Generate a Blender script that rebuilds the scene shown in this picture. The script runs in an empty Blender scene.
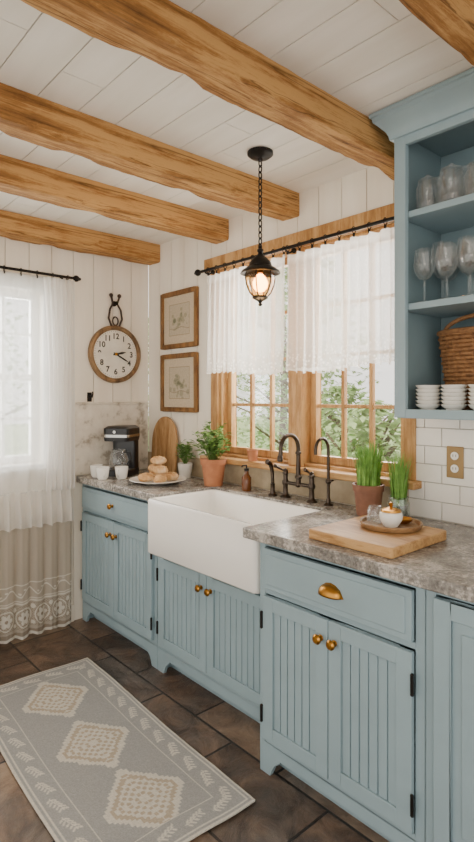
import bpy, bmesh, math, random
from mathutils import Vector, Matrix, noise as mnoise
random.seed(7)
R=random.uniform
COL=bpy.context.scene.collection
# ------------------------------------------------------------------ mesh builder
class MB:
    def __init__(s): s.v=[];s.f=[];s.m=[];s.c=0
    def add(s,vs,fs):
        o=len(s.v); s.v+= [tuple(p) for p in vs]
        for f in fs: s.f.append(tuple(i+o for i in f)); s.m.append(s.c)
    def box(s,x0,x1,y0,y1,z0,z1):
        s.add([(x0,y0,z0),(x1,y0,z0),(x1,y1,z0),(x0,y1,z0),(x0,y0,z1),(x1,y0,z1),(x1,y1,z1),(x0,y1,z1)],
              [(0,3,2,1),(4,5,6,7),(0,1,5,4),(1,2,6,5),(2,3,7,6),(3,0,4,7)]); return s
    def lathe(s,prof,c=(0,0,0),seg=24,axis='z',sx=1,sy=1,cap=True):
        vs=[];fs=[];n=len(prof)
        for (r,h) in prof:
            for k in range(seg):
                a=2*math.pi*k/seg; p=(r*math.cos(a)*sx,r*math.sin(a)*sy,h)
                if axis=='-y': p=(p[0],-p[2],p[1])
                elif axis=='x': p=(p[2],p[0],p[1])
                vs.append((p[0]+c[0],p[1]+c[1],p[2]+c[2]))
        for i in range(n-1):
            for k in range(seg):
                k2=(k+1)%seg
                fs.append((i*seg+k,i*seg+k2,(i+1)*seg+k2,(i+1)*seg+k))
        if cap and prof[0][0]>1e-5: fs.append(tuple(range(seg))[::-1])
        if cap and prof[-1][0]>1e-5: fs.append(tuple((n-1)*seg+k for k in range(seg)))
        s.add(vs,fs); return s
    def tube(s,pts,r,seg=8,closed=False,cap=True):
        pts=[Vector(p) for p in pts]; n=len(pts)
        if not isinstance(r,(list,tuple)): r=[r]*n
        vs=[];fs=[];up=None
        for i in range(n):
            if closed: t=(pts[(i+1)%n]-pts[i-1])
            else: t=pts[min(i+1,n-1)]-pts[max(i-1,0)]
            t.normalize()
            if up is None:
                up=Vector((0,0,1)) if abs(t.z)<.9 else Vector((1,0,0))
            u=(up-t*up.dot(t)); 
            if u.length<1e-4: u=t.orthogonal()
            u.normalize(); up=u; w=t.cross(u)
            for k in range(seg):
                a=2*math.pi*k/seg
                vs.append(pts[i]+(u*math.cos(a)+w*math.sin(a))*r[i])
        m=n if closed else n-1
        for i in range(m):
            j=(i+1)%n
            for k in range(seg):
                k2=(k+1)%seg; fs.append((i*seg+k,i*seg+k2,j*seg+k2,j*seg+k))
        if not closed and cap:
            fs.append(tuple(range(seg))[::-1]); fs.append(tuple((n-1)*seg+k for k in range(seg)))
        s.add(vs,fs); return s
    def prism(s,poly,a0,a1,plane='xy'):
        n=len(poly)
        def P(p,a):
            return {'xy':(p[0],p[1],a),'xz':(p[0],a,p[1]),'yz':(a,p[0],p[1])}[plane]
        vs=[P(p,a0) for p in poly]+[P(p,a1) for p in poly]
        fs=[tuple(range(n)),tuple(range(n,2*n))[::-1]]+[(i,(i+1)%n,n+(i+1)%n,n+i) for i in range(n)]
        s.add(vs,fs); return s
    def blob(s,c,r,seg=16,rings=10,noise=0,sc=(1,1,1)):
        vs=[];fs=[];ph=[R(0,6) for _ in range(6)]
        for i in range(rings+1):
            t=math.pi*i/rings
            for k in range(seg):
                a=2*math.pi*k/seg
                d=1+noise*(math.sin(2*a+ph[0]+t*2)*.5+math.sin(3*t+ph[1]+a)*.5+math.sin(5*a+ph[2])*math.sin(4*t+ph[3])*.4)
                vs.append((c[0]+r*d*sc[0]*math.sin(t)*math.cos(a),c[1]+r*d*sc[1]*math.sin(t)*math.sin(a),c[2]-r*d*sc[2]*math.cos(t)))
        for i in range(rings):
            for k in range(seg):
                k2=(k+1)%seg; fs.append((i*seg+k,i*seg+k2,(i+1)*seg+k2,(i+1)*seg+k))
        s.add(vs,fs); return s
    def grid(s,nu,nv,fn):
        vs=[fn(i/nu,j/nv) for j in range(nv+1) for i in range(nu+1)]
        fs=[(j*(nu+1)+i,j*(nu+1)+i+1,(j+1)*(nu+1)+i+1,(j+1)*(nu+1)+i) for j in range(nv) for i in range(nu)]
        s.add(vs,fs); return s
    def leaf(s,p,d,l,w,droop=.2):
        p=Vector(p);d=Vector(d).normalized(); side=d.cross(Vector((R(-.3,.3),R(-.3,.3),1)))
        if side.length<1e-3: side=Vector((1,0,0))
        side.normalize(); dn=Vector((0,0,-1))
        a=p+d*l*.5+side*w*.5+dn*droop*l*.15; b=p+d*l*.5-side*w*.5+dn*droop*l*.15
        m=p+d*l*.5+dn*droop*l*.3; e=p+d*l+dn*droop*l
        s.add([p,a,e,b,m],[(0,1,4),(1,2,4),(0,4,3),(4,2,3)]); return s
def finish_mesh(name,mb,mats,smooth=True,ang=38,recalc=True):
    cx=[min(p[i] for p in mb.v) for i in range(3)]; dx=[max(p[i] for p in mb.v) for i in range(3)]
    o=Vector(((cx[0]+dx[0])/2,(cx[1]+dx[1])/2,cx[2]))
    me=bpy.data.meshes.new(name)
    me.from_pydata([Vector(p)-o for p in mb.v],[],mb.f)
    if not isinstance(mats,(list,tuple)): mats=[mats]
    for m in mats: me.materials.append(m)
    me.polygons.foreach_set('material_index',mb.m)
    if recalc:
        bm=bmesh.new(); bm.from_mesh(me); bmesh.ops.remove_doubles(bm,verts=bm.verts,dist=1e-6)
        bmesh.ops.recalc_face_normals(bm,faces=bm.faces); bm.to_mesh(me); bm.free()
    if smooth:
        me.polygons.foreach_set('use_smooth',[True]*len(me.polygons))
        me.set_sharp_from_angle(angle=math.radians(ang))
    me.update()
    return me,o
OFF={}
def mod_bevel(ob,w,seg=2):
    m=ob.modifiers.new('bevel','BEVEL'); m.width=w; m.segments=seg; m.limit_method='ANGLE'; m.angle_limit=math.radians(40)
def mod_solid(ob,t,off=0):
    m=ob.modifiers.new('solid','SOLIDIFY'); m.thickness=t; m.offset=off
def tag(ob,label=None,cat=None,group=None,kind=None):
    if label: ob['label']=label
    if cat: ob['category']=cat
    if group: ob['group']=group
    if kind: ob['kind']=kind
def thing(name,loc,label,cat,group=None,rz=0):
    e=bpy.data.objects.new(name,None); e.empty_display_size=.05; e.location=loc; e.rotation_euler=(0,0,rz); COL.objects.link(e)
    tag(e,label,cat,group); OFF[e.name]=Vector((0,0,0)); return e
def struct(name,loc=(0,0,0),label=None):
    e=bpy.data.objects.new(name,None); e.empty_display_size=.05; e.location=loc; COL.objects.link(e); e['kind']='structure'
    if label: e['label']=label
    OFF[e.name]=Vector((0,0,0)); return e
def root_loc(o):
    while o.parent: o=o.parent
    return o.location
def part(parent,name,mb,mats,bev=0,label=None,seg=2,solid=0,world=False,**k):
    me,o=finish_mesh(name,mb,mats,**k)
    ob=bpy.data.objects.new(name,me); COL.objects.link(ob)
    if world:
        o=o-Vector(root_loc(parent))
    OFF[ob.name]=o; ob.parent=parent; ob.location=o-OFF[parent.name]
    if label: ob['label']=label
    if solid: mod_solid(ob,solid)
    if bev: mod_bevel(ob,bev,seg)
    return ob
def single(name,mb,mats,label=None,cat=None,group=None,kind=None,bev=0,seg=2,loc=None,rz=0,solid=0,**k):
    me,o=finish_mesh(name,mb,mats,**k)
    ob=bpy.data.objects.new(name,me); COL.objects.link(ob); ob.location=o+Vector(loc or (0,0,0)); ob.rotation_euler=(0,0,rz)
    tag(ob,label,cat,group,kind); OFF[ob.name]=Vector((0,0,0))
    if solid: mod_solid(ob,solid)
    if bev: mod_bevel(ob,bev,seg)
    return ob
def dup(ob,loc,rz=0,label=None,sc=1):
    def rec(o,par):
        n=o.copy(); COL.objects.link(n)
        if par: n.parent=par; n.matrix_parent_inverse=o.matrix_parent_inverse.copy()
        for c in list(o.children): rec(c,n)
        return n
    n=rec(ob,None); n.location=loc; n.rotation_euler=(0,0,rz); n.scale=(sc,sc,sc)
    if label: n['label']=label
    return n
# ------------------------------------------------------------------ materials
def newmat(name):
    m=bpy.data.materials.new(name); m.use_nodes=True; nt=m.node_tree; nt.nodes.clear()
    out=nt.nodes.new('ShaderNodeOutputMaterial'); return m,nt,out
def N(nt,t,**k):
    n=nt.nodes.new(t)
    for a,b in k.items(): setattr(n,a,b)
    return n
def rgb(h):
    return tuple(((int(h[i:i+2],16)/255)/12.92 if int(h[i:i+2],16)/255<=.04045 else ((int(h[i:i+2],16)/255+.055)/1.055)**2.4) for i in (0,2,4))+(1,)
def ramp(nt,stops):
    r=N(nt,'ShaderNodeValToRGB'); e=r.color_ramp.elements
    while len(e)<len(stops): e.new(.5)
    for i,(p,c) in enumerate(stops): e[i].position=p; e[i].color=c if len(c)==4 else tuple(c)+(1,)
    return r
def coords(nt,scale=(1,1,1),kind='Object'):
    tc=N(nt,'ShaderNodeTexCoord'); mp=N(nt,'ShaderNodeMapping'); mp.inputs['Scale'].default_value=scale
    nt.links.new(tc.outputs[kind],mp.inputs[0]); return mp.outputs[0]
def noise(nt,vec,scale,detail=4,rough=.5,dist=0):
    n=N(nt,'ShaderNodeTexNoise'); n.inputs['Scale'].default_value=scale; n.inputs['Detail'].default_value=detail
    n.inputs['Roughness'].default_value=rough; n.inputs['Distortion'].default_value=dist; nt.links.new(vec,n.inputs['Vector']); return n
def mottled(name,stops,scale=8,rough=.5,bump=.1,detail=5,metal=0,vs=(1,1,1),spec=.5,bdist=.01,coat=0):
    m,nt,out=newmat(name); v=coords(nt,vs); n=noise(nt,v,scale,detail,.6)
    r=ramp(nt,stops); nt.links.new(n.outputs[0],r.inputs[0])
    b=N(nt,'ShaderNodeBsdfPrincipled'); nt.links.new(r.outputs[0],b.inputs['Base Color'])
    b.inputs['Roughness'].default_value=rough; b.inputs['Metallic'].default_value=metal; b.inputs['Specular IOR Level'].default_value=spec
    b.inputs['Coat Weight'].default_value=coat
    if bump:
        bp=N(nt,'ShaderNodeBump'); bp.inputs['Strength'].default_value=bump; bp.inputs['Distance'].default_value=bdist
        nt.links.new(n.outputs[0],bp.inputs['Height']); nt.links.new(bp.outputs[0],b.inputs['Normal'])
    nt.links.new(b.outputs[0],out.inputs[0]); return m
def plain(name,h,rough=.5,metal=0,var=.06,scale=14,bump=.03,**k):
    c=rgb(h); d=tuple(x*(1-var*2) for x in c[:3])+(1,)
    return mottled(name,[(.3,d),(.7,c)],scale=scale,rough=rough,metal=metal,bump=bump,**k)
def wood(name,cols,grain='x',scale=3,rough=.55,crack=0,bump=.25,stretch=9,knots=0):
    m,nt,out=newmat(name)
    sc={'x':(1/stretch,1,1),'y':(1,1/stretch,1),'z':(1,1,1/stretch)}[grain]
    v=coords(nt,sc)
    if knots:
        kv=coords(nt,{'x':(.45,1,1),'y':(1,.45,1),'z':(1,1,.45)}[grain])
        vo=N(nt,'ShaderNodeTexVoronoi'); vo.inputs['Scale'].default_value=3.1; nt.links.new(kv,vo.inputs['Vector'])
        kr=ramp(nt,[(0,(1,1,1)),(.20,(0,0,0))]); nt.links.new(vo.outputs[0],kr.inputs[0])
        vm=N(nt,'ShaderNodeVectorMath',operation='MULTIPLY_ADD'); nt.links.new(kr.outputs[0],vm.inputs[0]); vm.inputs[1].default_value=(.07,.0,.07); nt.links.new(v,vm.inputs[2]); v=vm.outputs[0]
    n1=noise(nt,v,scale*4,8,.72,.6); n2=noise(nt,v,scale*30,5,.8,.2); v3=coords(nt,(1,1,1)); n3=noise(nt,v3,3.2,6,.68)
    mx=N(nt,'ShaderNodeMath',operation='MULTIPLY_ADD'); nt.links.new(n2.outputs[0],mx.inputs[0]); mx.inputs[1].default_value=.5; nt.links.new(n1.outputs[0],mx.inputs[2])
    m3=N(nt,'ShaderNodeMath',operation='MULTIPLY_ADD'); nt.links.new(n3.outputs[0],m3.inputs[0]); m3.inputs[1].default_value=.35; nt.links.new(mx.outputs[0],m3.inputs[2])
    cs=[rgb(c) for c in cols]
    r=ramp(nt,[(.72,cs[0]),(.89,cs[1]),(1.0,cs[2])]) if knots else ramp(nt,[(.68,cs[0]),(.87,cs[1]),(1.0,cs[2])])
    nt.links.new(m3.outputs[0],r.inputs[0])
    col=r.outputs[0]
    b=N(nt,'ShaderNodeBsdfPrincipled'); b.inputs['Roughness'].default_value=rough; b.inputs['Specular IOR Level'].default_value=.3
    h=mx.outputs[0]
    def mul(col,fac,src):
        mm=N(nt,'ShaderNodeMix',data_type='RGBA',blend_type='MULTIPLY'); mm.inputs[0].default_value=fac
        nt.links.new(col,mm.inputs[6]); nt.links.new(src,mm.inputs[7]); return mm.outputs[2]
    if knots:
        k2=ramp(nt,[(0,(.12,.06,.03,1)),(.05,(.25,.14,.08,1)),(.085,(1,1,1,1))]); nt.links.new(vo.outputs[0],k2.inputs[0]); col=mul(col,.9,k2.outputs[0])
    if crack:
        for (sc_,wd,off) in ((3.2,crack,.53),(7.0,crack*.8,.56)):
            nc=noise(nt,coords(nt,{'x':(1/30,1,1),'y':(1,1/30,1),'z':(1,1,1/30)}[grain]),scale*sc_,3,.5,.5)
            s=N(nt,'ShaderNodeMath',operation='SUBTRACT'); nt.links.new(nc.outputs[0],s.inputs[0]); s.inputs[1].default_value=off
            a=N(nt,'ShaderNodeMath',operation='ABSOLUTE'); nt.links.new(s.outputs[0],a.inputs[0])
            rr=ramp(nt,[(0,(.13,.08,.05,1)),(wd,(1,1,1,1))]); nt.links.new(a.outputs[0],rr.inputs[0]); col=mul(col,.7,rr.outputs[0])
    nt.links.new(col,b.inputs['Base Color'])
    bp=N(nt,'ShaderNodeBump'); bp.inputs['Strength'].default_value=bump; bp.inputs['Distance'].default_value=.008
    nt.links.new(h,bp.inputs['Height']); nt.links.new(bp.outputs[0],b.inputs['Normal']); nt.links.new(b.outputs[0],out.inputs[0]); return m
def clearglass(name,tint=(1,1,1,1),gl=.12,edge=.75,body=0):
    m,nt,out=newmat(name); t=N(nt,'ShaderNodeBsdfTransparent'); t.inputs[0].default_value=tint
    g=N(nt,'ShaderNodeBsdfGlossy'); g.inputs['Roughness'].default_value=.04
    lw=N(nt,'ShaderNodeLayerWeight'); lw.inputs[0].default_value=.3
    ma=N(nt,'ShaderNodeMath',operation='MULTIPLY_ADD'); nt.links.new(lw.outputs[1],ma.inputs[0]); ma.inputs[1].default_value=edge; ma.inputs[2].default_value=gl*.4
    mx=N(nt,'ShaderNodeMixShader'); nt.links.new(ma.outputs[0],mx.inputs[0]); nt.links.new(t.outputs[0],mx.inputs[1]); nt.links.new(g.outputs[0],mx.inputs[2])
    res=mx.outputs[0]
    if body:
        d=N(nt,'ShaderNodeBsdfTranslucent'); d.inputs[0].default_value=(.95,.97,.97,1); d2=N(nt,'ShaderNodeBsdfDiffuse'); d2.inputs[0].default_value=(.95,.97,.97,1)
        md=N(nt,'ShaderNodeMixShader'); nt.links.new(d.outputs[0],md.inputs[1]); nt.links.new(d2.outputs[0],md.inputs[2])
        m2=N(nt,'ShaderNodeMixShader')
        pw=N(nt,'ShaderNodeMath',operation='POWER'); nt.links.new(lw.outputs[1],pw.inputs[0]); pw.inputs[1].default_value=2
        mb_=N(nt,'ShaderNodeMath',operation='MULTIPLY_ADD'); nt.links.new(pw.outputs[0],mb_.inputs[0]); mb_.inputs[1].default_value=body*3; mb_.inputs[2].default_value=body*.3
        nt.links.new(mb_.outputs[0],m2.inputs[0]); nt.links.new(res,m2.inputs[1]); nt.links.new(md.outputs[0],m2.inputs[2]); res=m2.outputs[0]
    nt.links.new(res,out.inputs[0]); return m
def sheer(name,col,stops,dots=0,dscale=60,dz=None,attr=False):
    m,nt,out=newmat(name)
    d=N(nt,'ShaderNodeBsdfDiffuse'); d.inputs[0].default_value=col
    tl=N(nt,'ShaderNodeBsdfTranslucent'); tl.inputs[0].default_value=col
    if attr:
        at=N(nt,'ShaderNodeAttribute',attribute_name='Col'); nt.links.new(at.outputs[0],d.inputs[0]); nt.links.new(at.outputs[0],tl.inputs[0])
    mx=N(nt,'ShaderNodeMixShader'); mx.inputs[0].default_value=.5; nt.links.new(d.outputs[0],mx.inputs[1]); nt.links.new(tl.outputs[0],mx.inputs[2])
    tr=N(nt,'ShaderNodeBsdfTransparent')
    tc=N(nt,'ShaderNodeTexCoord'); sp=N(nt,'ShaderNodeSeparateXYZ'); nt.links.new(tc.outputs['Generated'],sp.inputs[0])
    r=ramp(nt,stops); nt.links.new(sp.outputs[2],r.inputs[0]); a=r.outputs[0]
    if dots:
        vo=N(nt,'ShaderNodeTexVoronoi'); vo.inputs['Scale'].default_value=dscale; nt.links.new(tc.outputs['Object'],vo.inputs['Vector'])
        r2=ramp(nt,[(.25,(1,1,1)),(.42,(0,0,0))]); nt.links.new(vo.outputs[0],r2.inputs[0]); dd=r2.outputs[0]
        if dz:
            r3=ramp(nt,dz); nt.links.new(sp.outputs[2],r3.inputs[0]); mq=N(nt,'ShaderNodeMath',operation='MULTIPLY'); nt.links.new(dd,mq.inputs[0]); nt.links.new(r3.outputs[0],mq.inputs[1]); dd=mq.outputs[0]
        mul=N(nt,'ShaderNodeMath',operation='MULTIPLY_ADD',use_clamp=True); nt.links.new(dd,mul.inputs[0]); mul.inputs[1].default_value=dots; nt.links.new(a,mul.inputs[2]); a=mul.outputs[0]
    m2=N(nt,'ShaderNodeMixShader'); nt.links.new(a,m2.inputs[0]); nt.links.new(tr.outputs[0],m2.inputs[1]); nt.links.new(mx.outputs[0],m2.inputs[2])
    nt.links.new(m2.outputs[0],out.inputs[0]); return m
def attrmat(name,rough=.9,bs=0,bscale=500):
    m,nt,out=newmat(name); a=N(nt,'ShaderNodeAttribute',attribute_name='Col'); b=N(nt,'ShaderNodeBsdfPrincipled'); b.inputs['Roughness'].default_value=rough; b.inputs['Specular IOR Level'].default_value=.2
    n=noise(nt,coords(nt,(1,1,1)),bscale,2); mm=N(nt,'ShaderNodeMix',data_type='RGBA',blend_type='MULTIPLY'); mm.inputs[0].default_value=.35
    rr=ramp(nt,[(.3,(.5,.5,.5)),(.65,(1,1,1))]); nt.links.new(n.outputs[0],rr.inputs[0]); nt.links.new(a.outputs[0],mm.inputs[6]); nt.links.new(rr.outputs[0],mm.inputs[7]); nt.links.new(mm.outputs[2],b.inputs['Base Color'])
    if bs:
        bp=N(nt,'ShaderNodeBump'); bp.inputs['Strength'].default_value=bs; bp.inputs['Distance'].default_value=.003; nt.links.new(n.outputs[0],bp.inputs['Height']); nt.links.new(bp.outputs[0],b.inputs['Normal'])
    nt.links.new(b.outputs[0],out.inputs[0]); return m
def granite(name):
    m,nt,out=newmat(name); v=coords(nt)
    big=noise(nt,v,7,6,.65,.8); fine=noise(nt,v,75,5,.7); vo=N(nt,'ShaderNodeTexVoronoi'); vo.inputs['Scale'].default_value=95; nt.links.new(v,vo.inputs['Vector'])
    ad=N(nt,'ShaderNodeMath',operation='MULTIPLY_ADD'); nt.links.new(fine.outputs[0],ad.inputs[0]); ad.inputs[1].default_value=.8; nt.links.new(big.outputs[0],ad.inputs[2])
    r=ramp(nt,[(.62,rgb('45423F')),(.82,rgb('76726D')),(.95,rgb('928D87')),(1.0,rgb('B6B0A8'))]); nt.links.new(ad.outputs[0],r.inputs[0])
    sp=N(nt,'ShaderNodeSeparateColor'); nt.links.new(vo.outputs['Color'],sp.inputs[0])
    r2=ramp(nt,[(.0,(.45,.43,.41,1)),(.16,(1,1,1,1)),(.84,(1,1,1,1)),(.95,(1.4,1.36,1.3,1))]); nt.links.new(sp.outputs[0],r2.inputs[0])
    mm=N(nt,'ShaderNodeMix',data_type='RGBA',blend_type='MULTIPLY'); mm.inputs[0].default_value=.7; nt.links.new(r.outputs[0],mm.inputs[6]); nt.links.new(r2.outputs[0],mm.inputs[7])
    b=N(nt,'ShaderNodeBsdfPrincipled'); b.inputs['Roughness'].default_value=.24; nt.links.new(mm.outputs[2],b.inputs['Base Color']); nt.links.new(b.outputs[0],out.inputs[0]); return m

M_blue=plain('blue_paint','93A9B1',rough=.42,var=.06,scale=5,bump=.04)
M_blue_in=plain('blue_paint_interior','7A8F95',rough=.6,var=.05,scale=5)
M_wall=mottled('white_board_paint',[(.3,rgb('E8DECD')),(.7,rgb('F6EFE2'))],scale=3,rough=.6,bump=.15,vs=(2,2,.3))
M_ceil=mottled('white_ceiling_paint',[(.3,rgb('E8E3DA')),(.7,rgb('F5F2EC'))],scale=3,rough=.65,bump=.2,vs=(.3,2,2))
M_beam=wood('oak_beam',['63411F','A0703C','C89A60'],'y',2.6,.75,crack=.014,bump=.8,stretch=16,knots=1)
M_oak=wood('honey_oak',['7E5630','AC7F4C','C69C68'],'x',3,.45)
M_oakz=wood('honey_oak_vertical',['7E5630','AC7F4C','C69C68'],'z',3,.45)
M_board=wood('cutting_board_wood',['7C5630','A87C4C','C69C68'],'x',3,.5)
M_board2=wood('arched_board_wood',['6E4C2C','9C7448','BC9466'],'z',3,.5)
M_stone=granite('grey_granite')
M_marble=mottled('veined_marble',[(.36,rgb('A69B8A')),(.46,rgb('D8CFC0')),(.8,rgb('EEE8DC'))],scale=11,rough=.35,bump=.3,detail=8)
M_lime=mottled('beige_limestone',[(.3,rgb('9C8B70')),(.7,rgb('C0AF90'))],scale=10,rough=.45,bump=.15)
M_tile=plain('white_ceramic','F2EEE6',rough=.15,var=.02,scale=20,bump=.05,bdist=.004)
M_grout=plain('grout','BDB8AE',rough=.9)
M_white=plain('fireclay_white','F8F5EF',rough=.12,var=.01,bump=0)
M_china=plain('china_white','F1EEE6',rough=.2,var=.02,bump=0)
M_brass=plain('antique_brass','B8843C',rough=.28,metal=1,var=.1)
M_bronze=plain('dark_bronze','4E443C',rough=.3,metal=.9,var=.1)
M_black=plain('black_iron','201C1A',rough=.45,metal=.6,var=.1)
M_steel=plain('brushed_steel','B8B6B2',rough=.25,metal=1,var=.05)
M_blackpl=plain('black_plastic','1B1B1D',rough=.3,var=.05)
M_terra=mottled('terracotta',[(.3,rgb('9C6040')),(.7,rgb('BE8058'))],scale=12,rough=.8,bump=.2)
M_brownpot=mottled('brown_clay',[(.3,rgb('6E4634')),(.7,rgb('97684E'))],scale=9,rough=.7,bump=.2)
M_soil=plain('soil','3A2A1E',rough=1,var=.3,scale=80,bump=.5)
M_leaf=mottled('herb_leaf',[(.3,rgb('46702F')),(.7,rgb('86AC55'))],scale=25,rough=.5,bump=0)
M_grass=mottled('grass_blade',[(.3,rgb('4A7C2A')),(.7,rgb('8CB954'))],scale=25,rough=.5,bump=0)
M_bread=mottled('bread_crust',[(.3,rgb('B07A48')),(.5,rgb('D6AC78')),(.75,rgb('EEDCBC'))],scale=22,rough=.75,bump=.3)
M_wicker=mottled('wicker',[(.3,rgb('6A4628')),(.7,rgb('A4764A'))],scale=60,rough=.7,bump=.3)
M_framewood=wood('walnut_frame',['3E2814','6A4826','8A6438'],'z',5,.5)
M_clockwood=wood('clock_rim_wood',['3E2E20','6E563C','907250'],'z',5,.5)
M_dial=mottled('aged_dial',[(.3,rgb('DCD6C8')),(.7,rgb('F0ECE0'))],scale=8,rough=.6,bump=0)
M_ink=plain('black_ink','1A1816',rough=.6,bump=0)
M_leather=plain('dark_leather','3C2A20',rough=.6)
M_glass=clearglass('window_glass',(1,1,1,1),.05)
M_ware=clearglass('glassware',(.99,1,1,1),.10,.35,body=.13)
M_zinc=plain('zinc_lid','A8A49C',rough=.4,metal=.7)
M_amber=clearglass('lantern_glass',(1,.74,.42,1),.15,.5)
M_sheer=sheer('sheer_cotton',(.97,.955,.92,1),[(0,(.97,)*3),(.035,(.97,)*3),(.05,(.54,)*3),(.9,(.50,)*3),(.95,(.85,)*3)],dots=.4,dscale=55,dz=[(.05,(1,1,1)),(.24,(.10,.10,.10))])
M_sheer2=sheer('sheer_voile',(.96,.96,.94,1),[(0,(.52,)*3),(1,(.30,)*3)])
M_gather=sheer('gathered_voile',(.93,.91,.88,1),[(0,(.85,)*3),(1,(.75,)*3)])
M_lace=sheer('grey_lace',(.6,.5,.4,1),[(0,(.97,)*3),(1,(.93,)*3)],attr=True)
M_ruffle=sheer('ruffle_cotton',(.88,.85,.80,1),[(0,(.96,)*3),(1,(.9,)*3)])
M_rug=attrmat('woven_rug',.95,.6,420)
M_print=attrmat('print_paper',.7,0,90)
M_grasslawn=plain('lawn','9DB07B',rough=1,var=.12,scale=3)
M_bark=plain('bark','7B6A58',rough=1,var=.2,scale=9)
def leafmat(name,a,b):
    m,nt,out=newmat(name); n=noise(nt,coords(nt),2.5,3); r=ramp(nt,[(.35,rgb(a)),(.65,rgb(b))]); nt.links.new(n.outputs[0],r.inputs[0])
    d=N(nt,'ShaderNodeBsdfDiffuse'); t=N(nt,'ShaderNodeBsdfTranslucent'); nt.links.new(r.outputs[0],d.inputs[0]); nt.links.new(r.outputs[0],t.inputs[0])
    mx=N(nt,'ShaderNodeMixShader'); mx.inputs[0].default_value=.5; nt.links.new(d.outputs[0],mx.inputs[1]); nt.links.new(t.outputs[0],mx.inputs[2]); nt.links.new(mx.outputs[0],out.inputs[0]); return m
M_tree=leafmat('tree_leaf','84A266','C8DAA6')
m,nt,out=newmat('warm_bulb'); e=N(nt,'ShaderNodeEmission'); e.inputs[0].default_value=(1,.50,.16,1); e.inputs[1].default_value=24; nt.links.new(e.outputs[0],out.inputs[0]); M_bulb=m
m,nt,out=newmat('slate_tiles')
v=coords(nt,(1,1,1)); br=N(nt,'ShaderNodeTexBrick'); br.inputs['Scale'].default_value=1; br.inputs['Brick Width'].default_value=.50; br.inputs['Row Height'].default_value=.36
br.inputs['Mortar Size'].default_value=.006; br.inputs['Mortar Smooth'].default_value=.2; br.inputs['Color1'].default_value=(0,0,0,1); br.inputs['Color2'].default_value=(1,1,1,1); br.inputs['Mortar'].default_value=(.5,.5,.5,1); br.offset=.5
nt.links.new(v,br.inputs['Vector'])
n=noise(nt,v,6,10,.74,1.0); n2=noise(nt,v,2.4,6,.65)
ad=N(nt,'ShaderNodeMath',operation='MULTIPLY_ADD'); nt.links.new(br.outputs[0],ad.inputs[0]); ad.inputs[1].default_value=.30; nt.links.new(n.outputs[0],ad.inputs[2])
r=ramp(nt,[(.38,rgb('35291F')),(.54,rgb('5C483A')),(.68,rgb('7B6350')),(.88,rgb('9C8670'))]); nt.links.new(ad.outputs[0],r.inputs[0])
r_=ramp(nt,[(.47,(0,0,0)),(.62,(.7,.7,.7))]); nt.links.new(n2.outputs[0],r_.inputs[0])
rg=ramp(nt,[(.4,rgb('45403B')),(.7,rgb('77706A'))]); nt.links.new(n.outputs[0],rg.inputs[0])
mg=N(nt,'ShaderNodeMix',data_type='RGBA'); nt.links.new(r_.outputs[0],mg.inputs[0]); nt.links.new(r.outputs[0],mg.inputs[6]); nt.links.new(rg.outputs[0],mg.inputs[7])
mm=N(nt,'ShaderNodeMix',data_type='RGBA'); nt.links.new(br.outputs['Fac'],mm.inputs[0]); nt.links.new(mg.outputs[2],mm.inputs[6]); mm.inputs[7].default_value=rgb('2A231E')
b=N(nt,'ShaderNodeBsdfPrincipled'); b.inputs['Roughness'].default_value=.34; nt.links.new(mm.outputs[2],b.inputs['Base Color'])
hs=N(nt,'ShaderNodeMath',operation='SUBTRACT'); nt.links.new(n.outputs[0],hs.inputs[0]); nt.links.new(br.outputs['Fac'],hs.inputs[1])
bp=N(nt,'ShaderNodeBump'); bp.inputs['Strength'].default_value=.8; bp.inputs['Distance'].default_value=.012; nt.links.new(hs.outputs[0],bp.inputs['Height']); nt.links.new(bp.outputs[0],b.inputs['Normal']); nt.links.new(b.outputs[0],out.inputs[0]); M_floor=m

# ------------------------------------------------------------------ room shell
XW=-.08
CZ=2.46; XE=5.2; YE=-4.2
def segs(x,nx,h0,h1):
    c=[x]+[h for h in (h0,h1) if x+1e-6<h<nx-1e-6]+[nx]
    return list(zip(c[:-1],c[1:]))
def planks_wall(a0,a1,z0,z1,hole,mapf,w=.14):
    mb=MB(); g=.004
    h0,h1,hz0,hz1=hole
    x=a0
    while x<a1-1e-6:
        nx=min(x+w,a1)
        for lo,hi in segs(x,nx,h0,h1):
            inside=lo>=h0-1e-6 and hi<=h1+1e-6
            e0=g/2 if abs(lo-x)<1e-6 else 0; e1=g/2 if abs(hi-nx)<1e-6 else 0
            rs=[(z0,z1)] if not inside else [(z0,hz0),(hz1,z1)]
            for (q0,q1) in rs: mapf(mb,lo+e0,hi-e1,0,.014,q0,q1)
        x=nx
    for (b0,b1,q0,q1) in [(a0,h0,z0,z1),(h1,a1,z0,z1),(h0,h1,z0,hz0),(h0,h1,hz1,z1)]:
        mapf(mb,b0,b1,.014,.12,q0,q1)
    return mb
W1=(.70,1.94,1.07,2.18)
mb=planks_wall(XW,XE,0,CZ,W1,lambda m,a,b,d0,d1,q0,q1:m.box(a,b,d0,d1,q0,q1))
single('wall_back',mb,M_wall,kind='structure',label='white painted vertical board wall with kitchen window')
W2=(-1.50,-.76,1.02,2.06)
mb=planks_wall(YE,0,0,CZ,W2,lambda m,a,b,d0,d1,q0,q1:m.box(XW-d1,XW-d0,a,b,q0,q1))
single('wall_left',mb,M_wall,kind='structure',label='white painted vertical board wall with curtained window')
mb=MB(); y=YE
while y<0:
    ny=min(y+.15,0); x=XW+R(-1.5,0)
    while x<XE:
        nx=x+R(1.4,2.4); lo=max(x,XW); hi=min(nx,XE)
        if hi>lo: mb.box(lo+.0015,hi-.0015,y+.0022,ny-.0022,CZ,CZ+.014)
        x=nx
    y=ny
mb.box(XW,XE,YE,0,CZ+.014,CZ+.08)
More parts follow.
